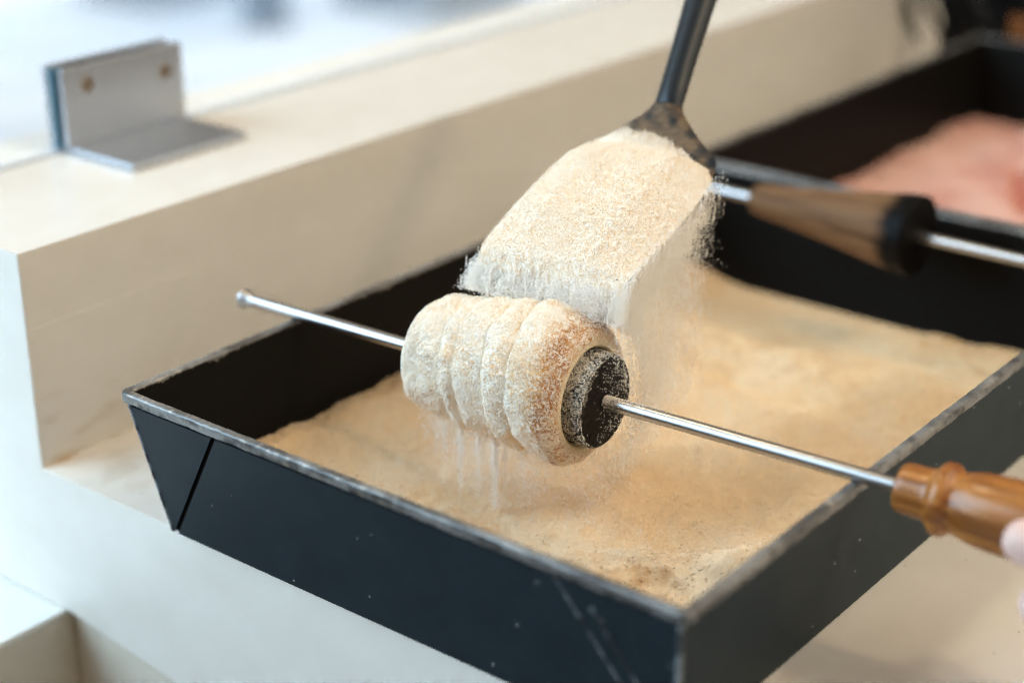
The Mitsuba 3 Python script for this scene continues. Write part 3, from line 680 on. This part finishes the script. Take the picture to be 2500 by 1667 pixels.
# trickles running off the underside of the pastry
g = np.random.default_rng(110)
out = []
under = lambda t, a: A0 + t[:, None] * AX + E2 * a[:, None] - E1 * (np.sqrt(np.maximum(np.interp(t, [0.078, 0.091, 0.115, 0.137], [0.0195, 0.0240, 0.0262, 0.0272]) ** 2 - a * a, 0)) - 0.0010)[:, None]
toward = -np.sign(E2[1])
for t0, a0, ln, n_, sd in ((0.0835, 0.006, 0.020, 260, 0.0005), (0.0905, 0.010, 0.026, 700, 0.0006), (0.0965, 0.008, 0.032, 1500, 0.0005), (0.1000, 0.012, 0.028, 600, 0.0004), (0.1075, 0.010, 0.034, 1500, 0.0007), (0.1160, 0.011, 0.044, 3600, 0.0006),
                       (0.1185, 0.008, 0.030, 700, 0.0004), (0.1275, 0.008, 0.016, 300, 0.0008)):
    n_ = int(n_ * 0.75); s_ = np.minimum(g.exponential(0.42, n_), 1.6) * ln; sd = sd * g.choice([0.7, 1.2, 3.0], (2, n_), p=[0.35, 0.35, 0.30])
    t = t0 + g.normal(0, 1, n_) * sd[0] * (0.9 + 14 * s_); a = toward * a0 + g.normal(0, 1, n_) * sd[1] * (0.9 + 14 * s_)
    out.append(under(np.full(n_, t0), np.full(n_, toward * a0)) + (t - t0)[:, None] * AX + (a - toward * a0)[:, None] * E2 - s_[:, None] * E1)
n_ = 9000
t, a, s_ = g.uniform(0.081, 0.136, n_), g.uniform(-0.016, 0.016, n_), g.exponential(0.011, n_)
out.append(under(t, a) - s_[:, None] * E1)
tr = np.vstack(out); tr = tr[tr[:, 2] > 0.012]
add('falling_sugar', grains(tr, 0.00019, 111, True), 'm_sugar_white', label='thin trickles of sugar running off the underside of the pastry', cat='sugar', kind='stuff')


# ------------------------------------------------------------------ hand on the handle
def chain(pts, rads):
    s = [m3.Manifold.sphere(r, 28).translate(tuple(p)) for p, r in zip(pts, rads)]
    return [m3.Manifold.batch_hull([s[i], s[i + 1]]) for i in range(len(s) - 1)]


def hpt(t, ang, out):   # a point near the handle: t along the spit, ang from up towards the camera side, out from the axis
    return A0 + t * AX + out * (math.cos(ang) * E1 + math.sin(ang) * E2)


sgn = 1.0 if E2 @ np.array([0, -1, 0]) > 0 else -1.0
def hq(t, deg, out): return hpt(t, sgn * math.radians(deg), out)
bones = []
tip = np.array([0.3262, 0.0900, 0.0712])
bones += chain([tip, hq(0.352, 88, 0.0225), hq(0.378, 82, 0.0260), hq(0.405, 78, 0.0380)], [0.0073, 0.0085, 0.0095, 0.0125])           # thumb along the near side
f1 = np.array([0.3350, 0.0893, 0.0520])
bones += chain([hq(0.357, 40, 0.0200), hq(0.346, -5, 0.0205), hq(0.341, -80, 0.0210), hq(0.341, -165, 0.0215), f1, hq(0.362, 110, 0.031)], [0.0068, 0.0072, 0.0076, 0.0078, 0.0080, 0.0090])   # first finger round the handle
for k, (t0, rr) in enumerate(((0.366, 0.0078), (0.384, 0.0074), (0.400, 0.0064))):
    bones += chain([hq(t0 + 0.006, 20, 0.0205), hq(t0, -60, 0.0210), hq(t0, -140, 0.0215), hq(t0, 160, 0.0235), hq(t0 + 0.008, 110, 0.033)], [rr * 0.9, rr, rr * 1.03, rr * 1.08, rr * 1.2])
palm = [m3.Manifold.sphere(r, 28).translate(tuple(p)) for p, r in ((hq(0.362, 108, 0.034), 0.010), (hq(0.408, 105, 0.036), 0.010), (hq(0.405, 80, 0.043), 0.013), (hq(0.445, 85, 0.055), 0.018), (hq(0.440, 105, 0.060), 0.016))]
bones.append(m3.Manifold.batch_hull(palm))
bones += chain([hq(0.445, 92, 0.056), hq(0.520, 95, 0.090)], [0.021, 0.028])
hand = m3.Manifold.batch_boolean(bones, m3.OpType.Add).refine_to_length(0.003)
hm = hand.to_mesh(); tm = trimesh.Trimesh(hm.vert_properties[:, :3], hm.tri_verts, process=True)
trimesh.smoothing.filter_taubin(tm, 0.5, 0.53, 14)
tag('person', 'hand with pale fingertips gripping the wooden spit handle at the right edge', 'person')
add('person__hand', tm, 'm_skin', True)

# ------------------------------------------------------------------ dark fringe beyond the far pan
tag('hanging_cloth', 'black cloth with loose dark strands hanging beyond the far pan', 'cloth')
nx_, nzv = 90, 40
a, b = np.meshgrid(np.linspace(0, 1, nx_), np.linspace(0, 1, nzv), indexing='ij')
x = -0.0500 + a * 0.38; zz = 0.006 + b * 0.26
y = 0.828 + 0.010 * np.sin(a * 40 + b * 3) + 0.012 * meshkit.fbm(np.stack([a * 9, b * 3, a * 0], -1), 3, 120) - 0.02 * (1 - b)
fr_ = np.stack([x, y, zz], -1); bk = fr_ + np.array([0, 0.006, 0])
v = np.vstack([fr_.reshape(-1, 3), bk.reshape(-1, 3)]); q = grid_faces(nx_, nzv)
add('hanging_cloth__fabric', (v, np.vstack([q, q[:, ::-1] + nx_ * nzv])), 'm_dark_cloth', True)
g = np.random.default_rng(121)
for k in range(9):
    x0 = -0.0600 + 0.0135 * k + g.normal(0, 0.0015)
    z0 = 0.044 + 0.0022 * k + g.uniform(-0.006, 0.004)
    c = spline([(x0 - 0.066 - g.uniform(0, 0.01), 0.818, 0.20), (x0 - 0.032, 0.812, 0.118), (x0 - 0.0145, 0.808, 0.074), (x0 - 0.004, 0.805, z0 + 0.014), (x0 + 0.006, 0.803, z0)], 24)
    rad = np.interp(np.linspace(0, 1, 24), [0, 0.5, 0.85, 1], [0.0030, 0.0036, 0.0034, 0.0014]) * g.uniform(0.8, 1.3)
    tgc = np.gradient(c, axis=0); tgc /= np.linalg.norm(tgc, axis=1, keepdims=True)
    ea = np.cross(tgc, [0, 1, 0]); ea /= np.linalg.norm(ea, axis=1, keepdims=True); eb = np.cross(tgc, ea)
    thc = np.linspace(0, 2 * np.pi, 10, endpoint=False)
    pt = c[:, None] + rad[:, None, None] * (np.cos(thc)[None, :, None] * ea[:, None] + np.sin(thc)[None, :, None] * eb[:, None])
    add('hanging_cloth__strand', (pt.reshape(-1, 3), grid_faces(24, 10, True)), 'm_black_cloth', True)
add('hanging_cloth__patch', rbox(0.012, 0.034, 0.800, 0.804, 0.050, 0.074, 0.0018), 'm_brown', 40, label='small rust brown patch on the dark cloth')
